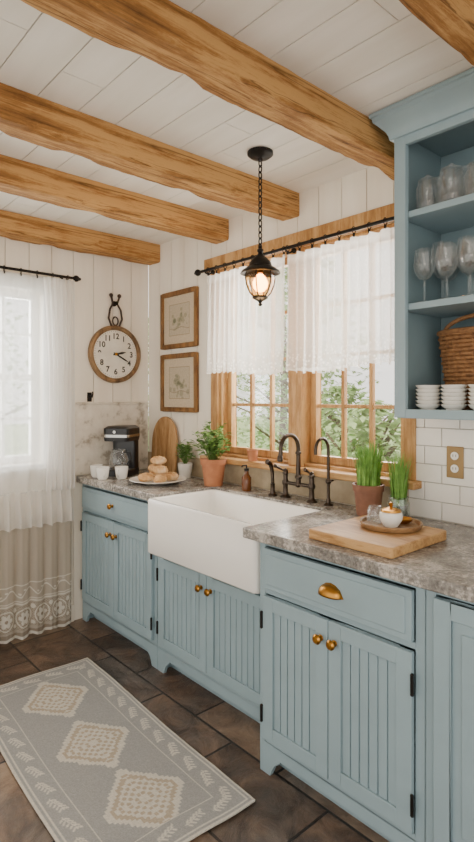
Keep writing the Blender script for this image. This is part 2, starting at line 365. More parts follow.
single('ceiling',mb,M_ceil,kind='structure',label='white painted plank ceiling')
mb=MB(); mb.box(XW-.1,XE,YE,.1,-.06,0); single('floor',mb,M_floor,kind='structure',label='brown slate tile floor')
mb=MB(); mb.box(XW+.0005,XW+.015,YE,-.56,0,.11); single('baseboard_left',mb,M_wall,kind='structure',bev=.003)
def beam(x0,x1,y0,y1,z0,z1,lab,sd):
    n=220; mb=MB()
    w=(x1-x0)/2; h=(z1-z0)/2; cx=(x0+x1)/2; cz=(z0+z1)/2
    prof=[(-1,1),(-1,.5),(-1,0),(-1,-.5),(-1,-.90),(-.90,-1),(-.5,-1),(0,-1),(.5,-1),(.90,-1),(1,-.90),(1,-.5),(1,0),(1,.5),(1,1)]
    vs=[];fs=[];k=len(prof)
    for i in range(n+1):
        y=y0+(y1-y0)*i/n
        sway=.004*mnoise.noise(Vector((sd,y*1.3,0))); sz=.005*mnoise.noise(Vector((sd+9,y*1.1,3)))
        for j,(px,pz) in enumerate(prof):
            nn=mnoise.noise(Vector((px*1.2+sd*3,y*3.5,pz*1.2)))*.0035+mnoise.noise(Vector((px*3+sd,y*14,pz*3)))*.0022+mnoise.noise(Vector((px*5+sd,y*40,pz*5)))*.0012
            edge=(abs(px)>=.9 and pz<=-.9)
            ch=max(0,mnoise.noise(Vector((sd*5+(1 if px>0 else -1)*7,y*6,0)))-.12)*.03 if edge else 0
            dx=(nn+sway)*(1 if px>0 else -1) if abs(px)>.8 else 0
            X=cx+px*w+dx-(ch*.8*(1 if px>0 else -1)); Z=cz+pz*h
            if pz<-.3: Z+= -nn+sz+ch*.8
            if abs(pz-1)<1e-6: Z=z1
            vs.append((X,y,Z))
    for i in range(n):
        for j in range(k):
            j2=(j+1)%k; fs.append((i*k+j,i*k+j2,(i+1)*k+j2,(i+1)*k+j))
    fs.append(tuple(range(k))[::-1]); fs.append(tuple(n*k+j for j in range(k)))
    mb.add(vs,fs)
    return single('ceiling_beam',mb,M_beam,lab,'beam','exposed ceiling beams',ang=35)
BZ=2.342
beam(XW+.012,.07,-4.1,-.002,BZ,CZ-.001,'golden rough-hewn wooden beam beside the curtained wall',1.3)
beam(.665,.785,-4.1,-.002,BZ-.003,CZ-.001,'golden wooden ceiling beam with long dark crack',2.7)
beam(1.21,1.335,-4.1,-.002,BZ,CZ-.001,'honey-coloured rough wooden beam across white plank ceiling',4.1)
beam(1.895,2.015,-4.1,-.002,BZ+.008,CZ-.001,'thick honey-coloured wooden beam ending beside upper cabinet',5.9)
beam(2.50,2.62,-4.1,-.40,BZ-.005,CZ-.001,'honey-coloured wooden ceiling beam beside the open cabinet',7.7)

# ------------------------------------------------------------------ windows
win=struct('window_1',(1.32,0,1.07),'double honey-oak casement window with small panes')
mb=MB()
mb.box(.64,.70,-.022,0,1.07,2.18); mb.box(1.94,1.995,-.022,0,1.07,2.18); mb.box(.58,2.03,-.026,0,2.18,2.255)
mb.box(1.275,1.365,-.022,.10,1.07,2.18)
mb.box(.70,.715,0,.12,1.07,2.18); mb.box(1.925,1.94,0,.12,1.07,2.18); mb.box(.715,1.925,0,.12,2.165,2.18)
part(win,'window_casing',mb,M_oakz,bev=.003,world=True)
mb=MB(); mb.box(.60,2.02,-.075,0,1.04,1.07); mb.box(.715,1.925,0,.12,1.055,1.085)
part(win,'window_sill',mb,M_oak,bev=.004,world=True)
for (a,b) in ((.717,1.273),(1.367,1.923)):
    mb=MB(); t=.038; z0,z1=1.087,2.163
    mb.box(a,a+t,.045,.085,z0,z1); mb.box(b-t,b,.045,.085,z0,z1); mb.box(a+t,b-t,.045,.085,z0,z0+t); mb.box(a+t,b-t,.045,.085,z1-t,z1)
    for k in (1,2):
        x=a+t+(b-a-2*t)*k/3; mb.box(x-.009,x+.009,.052,.078,z0+t,z1-t)
    for k in (1,2,3):
        z=z0+t+(z1-z0-2*t)*k/4; mb.box(a+t,b-t,.055,.075,z-.009,z+.009)
    s=part(win,'window_sash',mb,M_oakz,bev=.002,world=True)
    mb=MB(); mb.add([(a+t,.065,z0+t),(b-t,.065,z0+t),(b-t,.065,z1-t),(a+t,.065,z1-t)],[(0,1,2,3)])
    part(s,'glass_panes',mb,M_glass,world=True,recalc=False)
win2=struct('window_2',(XW,-1.12,1.02),'white framed window with small panes')
M_wf=plain('window_white','E8E8E4',rough=.4,var=.02)
mb=MB(); a,b,z0,z1=W2
mb.box(XW,XW+.02,a-.07,a,z0,z1); mb.box(XW,XW+.02,b,b+.07,z0,z1); mb.box(XW,XW+.025,a-.08,b+.08,z1,z1+.08); mb.box(XW,XW+.05,a-.09,b+.09,z0-.035,z0)
part(win2,'window_casing',mb,M_wf,bev=.003,world=True)
mb=MB(); t=.045
mb.box(XW-.1,XW-.06,a,a+t,z0,z1); mb.box(XW-.1,XW-.06,b-t,b,z0,z1); mb.box(XW-.1,XW-.06,a+t,b-t,z0,z0+t); mb.box(XW-.1,XW-.06,a+t,b-t,z1-t,z1); mb.box(XW-.1,XW-.06,a+t,b-t,(z0+z1)/2-.02,(z0+z1)/2+.02)
for k in (1,2,3):
    y=a+t+(b-a-2*t)*k/4; mb.box(XW-.09,XW-.07,y-.009,y+.009,z0+t,z1-t)
for z in (1.29,1.80): mb.box(XW-.09,XW-.07,a+t,b-t,z-.009,z+.009)
s=part(win2,'window_sash',mb,M_wf,bev=.002,world=True)
mb=MB(); mb.add([(XW-.08,a+t,z0+t),(XW-.08,b-t,z0+t),(XW-.08,b-t,z1-t),(XW-.08,a+t,z1-t)],[(0,1,2,3)]); part(s,'glass_panes',mb,M_glass,world=True,recalc=False)

mb=MB(); mb.box(XW,1.955,-.012,-.001,.921,1.039); single('trim_1',mb,M_lime,kind='structure',bev=.002,label='beige limestone backsplash under the window')
mb=MB(); mb.box(XW+.001,XW+.016,-.56,-.014,.921,1.37); mb.box(XW+.001,XW+.024,-.565,-.014,1.37,1.385); single('trim_2',mb,M_marble,kind='structure',bev=.003,label='veined marble backsplash')
mb=MB(); mb.c=1; mb.box(1.958,3.2,-.006,-.001,.921,1.343); mb.c=0
z=.923; row=0
while z<1.34:
    x=1.958-(.075 if row%2 else 0)
    while x<3.2:
        lo=max(x,1.958)+.001; hi=min(x+.15,3.2)-.0025
        if hi-lo>.01: mb.box(lo,hi,-.013,-.006,z,min(z+.0715,1.343))
        x+=.15
    z+=.0745; row+=1
single('trim_3',mb,[M_tile,M_grout],kind='structure',bev=.0015,label='white subway tile backsplash')

# ------------------------------------------------------------------ base cabinets
def knob_at(door,x,y,z,r=.0165):
    mb=MB(); mb.lathe([(.0,.0),(.010,.0),(.011,.003),(.006,.006),(.006,.014),(r,.020),(r*1.02,.025),(r*.7,.031),(0,.033)],(x,y,z),16,'-y')
    part(door,'knob',mb,M_brass,label='round antique brass knob',world=True)
def hinge_at(door,x,y,z):
    mb=MB(); mb.lathe([(0,0),(.0055,0),(.0055,.05),(0,.05)],(x,y-.003,z-.025),10); mb.blob((x,y-.003,z+.028),.006,8,6); mb.blob((x,y-.003,z-.028),.006,8,6)
    part(door,'hinge',mb,M_black,world=True,label='black iron butt hinge')
def door(cab,x0,x1,z0,z1,yf,kx,kz,hs,bead=True):
    mb=MB(); t=.05; y1=yf+.018
    mb.box(x0,x0+t,yf,y1,z0,z1); mb.box(x1-t,x1,yf,y1,z0,z1); mb.box(x0+t,x1-t,yf,y1,z0,z0+t); mb.box(x0+t,x1-t,yf,y1,z1-t,z1)
    if bead:
        w=x1-x0-2*t; n=max(3,round(w/.036)); 
        for k in range(n):
            a=x0+t+w*k/n; b=a+w/n; mb.box(a+.0022,b-.0022,yf+.007,y1-.004,z0+t,z1-t)
        mb.box(x0+t,x1-t,y1-.005,y1,z0+t,z1-t)
    else:
        mb.box(x0+t,x1-t,yf+.009,y1,z0+t,z1-t); mb.box(x0+t+.03,x1-t-.03,yf+.004,yf+.0095,z0+t+.03,z1-t-.03)
    d=part(cab,'door',mb,M_blue,bev=.002,world=True)
    if kx is not None: knob_at(d,kx,yf,kz)
    hx=x0-.004 if hs<0 else x1+.004
    for z in (z0+.09,z1-.09): hinge_at(d,hx,yf,z)
    return d
def drawer(cab,x0,x1,z0,z1,yf):
    mb=MB(); mb.box(x0,x1,yf,yf+.018,z0,z1); t=.02
    mb.box(x0+t,x1-t,yf-.004,yf,z0+t,z1-t)
    return part(cab,'drawer',mb,M_blue,bev=.003,world=True)
def cup_pull(dr,x,y,z,a=.045,b=.028,c=.036):
    mb=MB(); mb.grid(24,10,lambda u,v:(x-a*math.cos(math.pi*u),y-.001-b*math.sin(math.pi*u)**.8*math.cos(v*math.pi/2),z+c*math.sin(math.pi*u)**.7*math.sin(v*math.pi/2)))
    mb.tube([(x-a-.004,y-.001,z),(x-a*.8,y-.001,z+c*.62),(x-a*.4,y-.001,z+c*.95),(x,y-.001,z+c*1.05),(x+a*.4,y-.001,z+c*.95),(x+a*.8,y-.001,z+c*.62),(x+a+.004,y-.001,z)],.003,6)
    part(dr,'cup_pull',mb,M_brass,world=True,label='antique brass cup pull',solid=.002,ang=60)
def arch_apron(mb,x0,x1,yf,zt,foot=.07,yd=.018,ah=.075):
    P=[(x0,0),(x0,zt),(x1,zt),(x1,0),(x1-foot*.75,0)]
    for k in range(9):
        t=k/8; P.append((x1-foot*.75-foot*.55*t, ah*math.sin(t*math.pi/2)*.75))
    P.append((x1-foot*1.5,ah)); P.append((x0+foot*1.5,ah))
    for k in range(9):
        t=1-k/8; P.append((x0+foot*.75+foot*.55*t, ah*math.sin(t*math.pi/2)*.75))
    P.append((x0+foot*.75,0))
    mb.prism(P,yf,yf+yd,'xz')
def cabinet(name,x0,x1,yf,zt,label,openings):
    c=thing(name,((x0+x1)/2,(yf)/2,0),label,'kitchen cabinet','blue base cabinets')
    mb=MB(); fs=.018; y2=-.016
    mb.box(x0,x0+fs,yf+fs,y2,0.0,zt); mb.box(x1-fs,x1,yf+fs,y2,0,zt); mb.box(x0+fs,x1-fs,y2-.01,y2,.1,zt); mb.box(x0+fs,x1-fs,yf+fs,y2-.01,.09,.108)
    st=.03
    mb.box(x0,x0+st,yf,yf+fs,.12,zt); mb.box(x1-st,x1,yf,yf+fs,.12,zt)
    for (q0,q1) in openings: mb.box(x0+st,x1-st,yf,yf+fs,q0,q1)
    arch_apron(mb,x0,x1,yf,.12)
    mb.box(x0+fs,x1-fs,yf+.07,yf+.085,0,.09)
    part(c,'cabinet_body',mb,M_blue,bev=.0015,world=True)
    return c
YL=-.507; YR=-.637; ZT=.877
c=cabinet('base_cabinet',XW+.02,.80,YL,ZT,'pale blue beadboard base cabinet beside floor-length curtain',[(.12,.14),(.70,.72),(.86,ZT)])
dr=drawer(c,-.03,.77,.725,.855,YL-.0185); knob_at(dr,.37,YL-.0225,.79)
door(c,-.03,.368,.145,.695,YL-.0185,.335,.62,-1); door(c,.372,.77,.145,.695,YL-.0185,.405,.62,1)
c=cabinet('base_cabinet',.803,1.698,YL,.632,'pale blue beadboard cabinet under the farmhouse sink',[(.12,.14),(.60,.632)])
door(c,.835,1.228,.145,.598,YL-.0185,1.195,.535,-1); door(c,1.232,1.665,.145,.598,YL-.0185,1.265,.535,1)
c=cabinet('base_cabinet',1.702,2.385,YR,ZT,'protruding pale blue cabinet with drawer and beadboard doors',[(.12,.14),(.68,.70),(.86,ZT)])
dr=drawer(c,1.735,2.352,.705,.855,YR-.0185); cup_pull(dr,2.06,YR-.0225,.765)
door(c,1.735,2.042,.145,.675,YR-.0185,2.015,.61,-1); door(c,2.046,2.352,.145,.675,YR-.0185,2.073,.61,1)
c=cabinet('base_cabinet',2.388,3.1,YR,ZT,'pale blue base cabinet with plain framed door',[(.12,.14),(.86,ZT)])
door(c,2.42,3.07,.145,.855,YR-.0185,None,0,1,bead=False)
mb=MB(); P=[(XW+.018,-.014),(XW+.018,-.55),(.842,-.55),(.842,-.165),(1.648,-.165),(1.648,-.68),(3.15,-.68),(3.15,-.014)]
mb.prism(P,.88,.92,'xy'); single('worktop',mb,M_stone,'mottled grey granite kitchen worktop around the sink','worktop',bev=.005,seg=3)
def rrect(x0,x1,y0,y1,r,n=6):
    pts=[]
    for (cx,cy,a0) in ((x1-r,y1-r,0),(x0+r,y1-r,90),(x0+r,y0+r,180),(x1-r,y0+r,270)):
        for k in range(n+1):
            a=math.radians(a0+90*k/n); pts.append((cx+r*math.cos(a),cy+r*math.sin(a)))
    return pts
def loops(mb,ls,cap0=True,cap1=True):
    n=len(ls[0][0]); vs=[];fs=[]
    for pts,z in ls: vs+=[(p[0],p[1],z) for p in pts]
    for i in range(len(ls)-1):
        for k in range(n):
            k2=(k+1)%n; fs.append((i*n+k,i*n+k2,(i+1)*n+k2,(i+1)*n+k))
    if cap0: fs.append(tuple(range(n))[::-1])
    if cap1: fs.append(tuple((len(ls)-1)*n+k for k in range(n)))
    mb.add(vs,fs)
sk=thing('farmhouse_sink',(1.245,-.39,.64),'white fireclay apron-front farmhouse sink set in worktop','sink')
mb=MB(); X0,X1,Y0,Y1=.846,1.644,-.605,-.169
loops(mb,[(rrect(X0+.01,X1-.01,Y0+.01,Y1-.01,.02),.636),(rrect(X0,X1,Y0,Y1,.025),.646),(rrect(X0,X1,Y0,Y1,.025),.902),(rrect(X0+.006,X1-.006,Y0+.006,Y1-.006,.022),.91),
 (rrect(X0+.024,X1-.024,Y0+.024,Y1-.024,.03),.91),(rrect(X0+.030,X1-.030,Y0+.030,Y1-.030,.035),.902),(rrect(X0+.036,X1-.036,Y0+.036,Y1-.036,.05),.70),(rrect(X0+.06,X1-.06,Y0+.06,Y1-.06,.06),.675)])
part(sk,'sink_basin',mb,M_white,world=True,ang=50)
mb=MB(); mb.lathe([(0,.0),(.03,.0),(.042,.003),(.044,.001)],(1.245,-.39,.676),20); part(sk,'sink_drain',mb,M_steel,world=True)
fa=thing('bridge_faucet',(1.40,-.1,.92),'dark bronze bridge faucet with lever handles behind sink','faucet')
yb=-.10
for x in (1.33,1.50):
    mb=MB(); mb.lathe([(0,0),(.027,0),(.027,.006),(.018,.012),(.013,.02),(.012,.06),(.017,.068),(.017,.082),(.012,.09),(.012,.115),(.016,.12),(.014,.13),(.007,.135),(0,.136)],(x,yb,.9205),18)
    part(fa,'faucet_valve',mb,M_bronze,world=True)
    mb=MB(); d=-1 if x<1.4 else 1
    mb.tube([(x,yb,1.055),(x+d*.005,yb-.02,1.06),(x+d*.012,yb-.055,1.078)],[.006,.005,.007],8); mb.blob((x+d*.013,yb-.06,1.081),.010,10,8); mb.blob((x,yb,1.055),.011,10,8)
    part(fa,'lever_handle',mb,M_bronze,world=True)
mb=MB(); mb.tube([(1.33,yb,.995),(1.50,yb,.995)],.009,10); mb.blob((1.415,yb,.995),.016,12,8); part(fa,'bridge_bar',mb,M_bronze,world=True)
mb=MB(); pts=[(1.415,yb,1.0),(1.415,yb,1.14)]
for k in range(13):
    a=math.pi*k/12*1.05; pts.append((1.415,yb-.062+.062*math.cos(a),1.17+.068*math.sin(a)))
pts.append((1.415,yb-.128,1.135)); mb.tube(pts,[.013,.011]+[.0105]*13+[.012],12)
mb.lathe([(.012,0),(.018,.005),(.018,.014),(.012,.02)],(1.415,yb,1.02),14); mb.lathe([(.010,0),(.015,.004),(.015,.012),(.010,.016)],(1.415,yb,1.14),14)
mb.lathe([(0,0),(.009,0),(.015,.008),(.013,.025),(.010,.03)],(1.415,yb-.128,1.115),14)
part(fa,'faucet_spout',mb,M_bronze,world=True)
sp=thing('side_sprayer',(1.25,-.11,.92),'small dark bronze side sprayer beside faucet','sprayer')
mb=MB(); mb.lathe([(0,0),(.023,0),(.023,.006),(.014,.012),(.011,.03),(.011,.055),(.014,.06),(0,.062)],(1.25,-.11,.9205),16); part(sp,'sprayer_base',mb,M_bronze,world=True)
mb=MB(); mb.tube([(1.25,-.11,.983),(1.25,-.112,1.04),(1.25,-.125,1.08),(1.25,-.15,1.095)],[.009,.010,.012,.014],12); part(sp,'sprayer_head',mb,M_bronze,world=True)
fs_=thing('filter_tap',(1.60,-.1,.92),'slim dark bronze curved filter tap beside faucet','faucet')
mb=MB(); mb.lathe([(0,0),(.022,0),(.022,.006),(.012,.012),(.010,.03),(0,.031)],(1.60,yb,.9205),16)
part(fs_,'tap_base',mb,M_bronze,world=True)
mb=MB(); pts=[(1.60,yb,.95),(1.60,yb,1.16)]
for k in range(11):
    a=math.pi*k/10; pts.append((1.60,yb-.045+.045*math.cos(a),1.18+.05*math.sin(a)))
pts.append((1.60,yb-.09,1.16)); mb.tube(pts,.0075,10); mb.blob((1.6,yb,1.03),.014,10,8); mb.tube([(1.60,yb,1.03),(1.635,yb-.01,1.04)],.004,8)
part(fs_,'tap_spout',mb,M_bronze,world=True)

# ------------------------------------------------------------------ upper open cabinet
uc=thing('open_wall_cabinet',(2.6,-.165,1.345),'pale blue open-shelved wall cabinet with crown moulding','kitchen cabinet')
mb=MB(); x0,x1,y0,y1=2.09,3.1,-.33,-.016
mb.box(x0,x0+.02,y0+.02,y1,1.35,2.40); mb.box(x1-.02,x1,y0+.02,y1,1.35,2.40); mb.box(x0+.02,x1-.02,y1-.01,y1,1.37,2.38)
mb.box(x0+.02,x1-.02,y0+.02,y1,1.35,1.372); mb.box(x0+.02,x1-.02,y0+.02,y1,2.38,2.40)
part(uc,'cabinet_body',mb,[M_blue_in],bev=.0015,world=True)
mb=MB(); mb.box(x0,x0+.045,y0,y0+.02,1.345,2.40); mb.box(x1-.045,x1,y0,y0+.02,1.345,2.40); mb.box(x0+.045,x1-.045,y0,y0+.02,1.345,1.376); mb.box(x0+.045,x1-.045,y0,y0+.02,2.33,2.40)
part(uc,'face_frame',mb,M_blue,bev=.002,world=True)
for z in (1.735,2.070):
    mb=MB(); mb.box(x0+.021,x1-.021,y0+.022,y1-.011,z,z+.024); part(uc,'shelf',mb,M_blue,bev=.002,world=True)
prof=[(0,2.36),(.012,2.36),(.015,2.375),(.022,2.39),(.04,2.41),(.055,2.425),(.058,2.44),(.065,2.443),(.065,2.455),(0,2.455)]
mb=MB(); vs=[];n=len(prof)
path=[((x0,y1),(-1,0)),((x0,y0),(-1,-1)),((x1,y0),(0,-1))]
for (p,d) in path:
    for (o,z) in prof: vs.append((p[0]+d[0]*o,p[1]+d[1]*o,z))
fs=[(i*n+j,i*n+(j+1)%n,(i+1)*n+(j+1)%n,(i+1)*n+j) for i in range(2) for j in range(n)]+[tuple(range(n)),tuple(2*n+j for j in range(n))]
mb.add(vs,fs); part(uc,'crown_moulding',mb,M_blue,world=True,ang=25)
def jar(loc):
    j=thing('glass_jar',loc,'small clear glass jar with lid on shelf','jar','glass jars on the top shelf')
    mb=MB(); mb.lathe([(0,.002),(.036,.002),(.040,.01),(.040,.085),(.033,.10),(.033,.105),(.030,.105),(.030,.10),(.036,.084),(.036,.012),(.03,.007),(0,.007)],(0,0,0),20); part(j,'jar_body',mb,M_ware)
    mb=MB(); mb.lathe([(0,.106),(.034,.106),(.035,.114),(.022,.119),(.008,.121),(.010,.128),(.006,.133),(0,.134)],(0,0,0),18); part(j,'jar_lid',mb,M_ware)
    return j
SZ=2.0945
j=jar((2.178,-.25,SZ)); 
for x,y,s in ((2.268,-.25,1.1),(2.362,-.25,1),(2.455,-.25,1.1),(2.175,-.155,1.2),(2.273,-.150,1.25),(2.38,-.150,1.2),(2.48,-.150,1.2),(2.165,-.065,.9),(2.30,-.06,.9),(2.40,-.06,.9)): dup(j,(x,y,SZ),sc=s)
def goblet(loc):
    g=thing('wine_glass',loc,'clear stemmed wine glass on shelf','glass','wine glasses on the middle shelf')
    mb=MB(); mb.lathe([(0,.001),(.032,.001),(.032,.004),(.008,.008),(.004,.014),(.004,.082),(0,.083)],(0,0,0),20); part(g,'stem',mb,M_ware)
    mb=MB(); mb.lathe([(.002,.084),(.02,.092),(.034,.115),(.038,.14),(.034,.175),(.031,.195),(.029,.195),(.032,.175),(.0355,.14),(.031,.117),(.018,.095),(.002,.088)],(0,0,0),22); part(g,'bowl',mb,M_ware)
    return g
GZ=1.7595
g=goblet((2.172,-.262,GZ))
for x in (2.257,2.342,2.427,2.512): dup(g,(x,-.262,GZ))
for x in (2.195,2.293,2.391,2.489): dup(g,(x,-.170,GZ),sc=1.18)
for x in (2.165,2.266,2.367,2.468): dup(g,(x,-.073,GZ),sc=1.28)
mb=MB(); mb.lathe([(0,.002),(.02,.002),(.022,.0),(.025,.0),(.026,.005),(.036,.011),(.045,.022),(.043,.0225),(.034,.013),(.022,.008),(0,.008)],(0,0,0),26)
b0=single('bowl',mb,M_china,'small white porcelain bowl stacked on lower shelf','bowl','stacked white bowls on the lower shelf')
first=True
for (x,y,n) in ((2.187,-.262,6),(2.284,-.262,6),(2.381,-.262,6),(2.478,-.262,5)):
    for k in range(n):
        if first: b0.location=(x,y,1.3725); first=False
        else: dup(b0,(x,y,1.3725+k*.0135))
bk=thing('wicker_basket',(2.315,-.122,1.373),'brown woven wicker basket behind stacked bowls','basket')
mb=MB(); nr=19; YS=.54
for i in range(nr):
    h=.008+i*.0150; rr=.095+.032*(i/nr); pts=[]
    for k in range(48):
        a=2*math.pi*k/48; r=rr+.004*math.cos(12*a+math.pi*(i%2)); pts.append((r*math.cos(a)*1.2,r*math.sin(a)*YS,h))
    mb.tube(pts,.008,6,closed=True)
for k in range(24):
    a=2*math.pi*k/24; mb.tube([(.095*1.2*math.cos(a),.095*YS*math.sin(a),.004),(.128*1.2*math.cos(a),.128*YS*math.sin(a),.28)],.004,5)
mb.lathe([(0,.001),(.095,.001),(.095,.008),(0,.008)],(0,0,0),24,sx=1.2,sy=YS)
part(bk,'basket_body',mb,M_wicker)
mb=MB(); mb.tube([(.130*1.2*math.cos(2*math.pi*k/48),.130*YS*math.sin(2*math.pi*k/48),.286+.004*math.sin(24*2*math.pi*k/48)) for k in range(48)],.010,8,closed=True); part(bk,'basket_rim',mb,M_wicker)
mb=MB(); mb.tube([(.14*math.cos(math.pi*k/16),0,.286+.06*math.sin(math.pi*k/16)) for k in range(17)],.008,8); part(bk,'basket_handle',mb,M_wicker)
ou=thing('wall_outlet',(2.165,-.0135,1.09),'brass double electrical outlet plate on white tile','outlet')
mb=MB(); mb.box(2.13,2.20,-.019,-.0135,1.10,1.225); part(ou,'outlet_plate',mb,plain('aged_brass_plate','9C8058',rough=.4,metal=.6),bev=.003,world=True)
for z in (1.138,1.188):
    mb=MB(); mb.lathe([(0,0),(.016,0),(.016,.003),(0,.003)],(2.165,-.019,z),18,'-y'); mb.c=1
    mb.box(2.158,2.160,-.0228,-.0222,z-.004,z+.006); mb.box(2.170,2.172,-.0228,-.0222,z-.004,z+.006)
    part(ou,'socket',mb,[M_china,M_ink],world=True)

# ------------------------------------------------------------------ curtains
def rod(name,p0,p1,label,brk,wallvec):
    r=thing(name,((p0[0]+p1[0])/2,(p0[1]+p1[1])/2,p0[2]),label,'curtain rod')
    mb=MB(); mb.tube([p0,p1],.0085,12); part(r,'rod',mb,M_black,world=True)
    d=(Vector(p1)-Vector(p0)).normalized()
    for p,s in ((Vector(p0),-1),(Vector(p1),1)):
        mb=MB(); mb.blob(p+d*s*.02,.02,14,10); mb.blob(p+d*s*.042,.010,10,8); part(r,'finial',mb,M_black,world=True)
    for b in brk:
        mb=MB(); b=Vector(b); w=Vector(wallvec); mb.tube([b-w*1,b-w*.45+Vector((0,0,-.018)),b+Vector((0,0,-.011))],.005,8)
        mb.blob(b-w*.97,.014,10,8)
        part(r,'bracket',mb,M_black,world=True)
    return r
RZ1=2.165
rod('curtain_rod',(.62,-.088,RZ1),(2.02,-.088,RZ1),'black iron curtain rod mounted above the oak window',[(.67,-.088,RZ1),(1.32,-.088,RZ1),(1.99,-.088,RZ1)],(0,-.062,0))
CX=XW+.085
rod('curtain_rod',(CX,-1.75,2.155),(CX,-.60,2.155),'black iron curtain rod above floor-length sheer curtain',[(CX,-1.7,2.155),(CX,-.64,2.155)],(.085,0,0))
def ring(cu,c,ax):
    mb=MB()
    pts=[(c[0],c[1]+.013*math.cos(2*math.pi*k/14),c[2]-.003+.015*math.sin(2*math.pi*k/14)) if ax=='x' else (c[0]+.013*math.cos(2*math.pi*k/14),c[1],c[2]-.003+.015*math.sin(2*math.pi*k/14)) for k in range(14)]
    mb.tube(pts,.0022,6,closed=True); mb.box(c[0]-.004,c[0]+.004,c[1]-.004,c[1]+.004,c[2]-.034,c[2]-.018); part(cu,'curtain_ring',mb,M_black,world=True)
def valance(x0,x1,lab,seed):
    cu=thing('valance_curtain',((x0+x1)/2,-.088,1.55),lab,'curtain','white sheer valance curtains')
    rnd=random.Random(seed); ph=[rnd.uniform(0,6) for _ in range(6)]
    nf=14
    def f(u,v):
        amp=.014+.016*v**.7; ff=2*math.pi*nf
        t=u*ff+1.6*math.sin(u*9+ph[1])+.5*math.sin(v*3+ph[5])*v
        xx=x0+(x1-x0)*u+.006*math.sin(t*.5+ph[0])*v
        y=-.088+amp*(math.sin(t)+.4*math.sin(t*1.9+ph[2])*v)*.7-.006*v
        sag=.010*(1-v)*abs(math.sin(u*math.pi*8))
        z=2.135-sag-(.585+.006*math.sin(t+ph[3])+.012*math.sin(u*5+ph[4]))*v
        return (xx,y,z)
    mb=MB(); mb.grid(300,36,f); part(cu,'curtain_cloth',mb,M_sheer,world=True,recalc=False,ang=180)
    for k in range(9):
        x=x0+.01+(x1-x0-.02)*k/8; ring(cu,(x,-.088,RZ1),'x')
valance(.69,1.318,'white sheer gathered valance curtain on black rod over sink',3)
valance(1.322,1.985,'white sheer gathered valance curtain hanging beside wall cabinet',9)
cu=thing('sheer_curtain',(CX,-1.15,0),'floor-length white sheer curtain with ruffle and grey lace hem','curtain')
def longc(z0,z1,ya,yb,amp,x,fr,ph,bulge=0,narrow=0,scal=0):
    def f(u,v):
        z=z1+(z0-z1)*v; y=ya+(yb-ya)*u
        if narrow: y=yb+(y-yb)*(1-narrow*math.sin(min(1,v*1.05)*math.pi*.85))
        a=amp*(.5+.5*v)
        t=u*fr+1.3*math.sin(u*5+ph)+.3*v
        if scal: z-=scal*v*math.sin(u*fr*.8)
        return (x+bulge*math.sin(v*math.pi*.5)+a*(math.sin(t)+.35*math.sin(u*fr*2.1+ph)),y,z)
    return f
mb=MB(); mb.grid(240,40,longc(.86,2.135,-1.72,-.61,.012,CX,64,1)); part(cu,'sheer_panel',mb,M_sheer2,world=True,recalc=False,ang=180)
mb=MB(); mb.grid(300,14,longc(.66,.87,-1.74,-.60,.018,CX+.004,110,2,bulge=.014,scal=.006)); part(cu,'ruffle',mb,M_ruffle,world=True,recalc=False,ang=180)
LU,LV=620,230
mb=MB(); mb.grid(LU,LV,longc(.02,.72,-1.73,-.605,.014,CX-.004,78,3,scal=.006)); lo_=part(cu,'lace_hem',mb,M_lace,world=True,recalc=False,ang=180)
at=lo_.data.color_attributes.new('Col','FLOAT_COLOR','POINT'); buf=[]
gr=(.60,.54,.46); lt=(.88,.85,.78); dk=(.40,.34,.27)
def lacecol(s,h):
    P=.13; k=((s+P/2)%P)-P/2
    sc=.022*abs(math.cos(math.pi*s/P))
    if h<.018: return lt
    if h<.030+sc*.5: return dk
    if .05<h<.19:
        cy=h-.118; r=math.hypot(k,cy); a=math.atan2(cy,k)
        if r<.010: return dk
        if r<.042*(.62+.38*abs(math.cos(3*a))): return lt
        if .050<r<.057: return lt
        kk=((s+P)%P)-P/2; r2=math.hypot(kk,(h-.165)); 
        if r2<.014: return lt
        kk=((s)%P)-P/2; r2=math.hypot(kk,(h-.07))
        if r2<.012: return lt
        return dk if (math.sin(s*420)*math.sin(h*420)>.1) else gr
    if .195<h<.205 or .212<h<.218: return lt
    if .225<h<.30:
        w=.262+.022*math.sin(2*math.pi*s/P)
        if abs(h-w)<.0045: return lt
        for q in (-.25,0,.25):
            kk=(((s+q*P)+P/2)%P)-P/2; yy=h-(.262+.022*math.sin(2*math.pi*(s-(kk))/P)+.018)
            if (kk/.010)**2+(yy/.006)**2<1: return lt
        return gr
    if .305<h<.312: return lt
    return gr
for jj in range(LV+1):
    for ii in range(LU+1):
        c=lacecol(1.125*ii/LU*1.25,.70*(1-jj/LV)); buf+=[c[0],c[1],c[2],1]
at.data.foreach_set('color',buf)
mb=MB(); mb.grid(130,36,longc(.86,2.135,-.80,-.605,.017,CX+.022,40,1,narrow=.16)); part(cu,'gathered_edge',mb,M_gather,world=True,recalc=False,ang=180)
for k in range(12): ring(cu,(CX,-1.68+k*.095,2.155),'y')

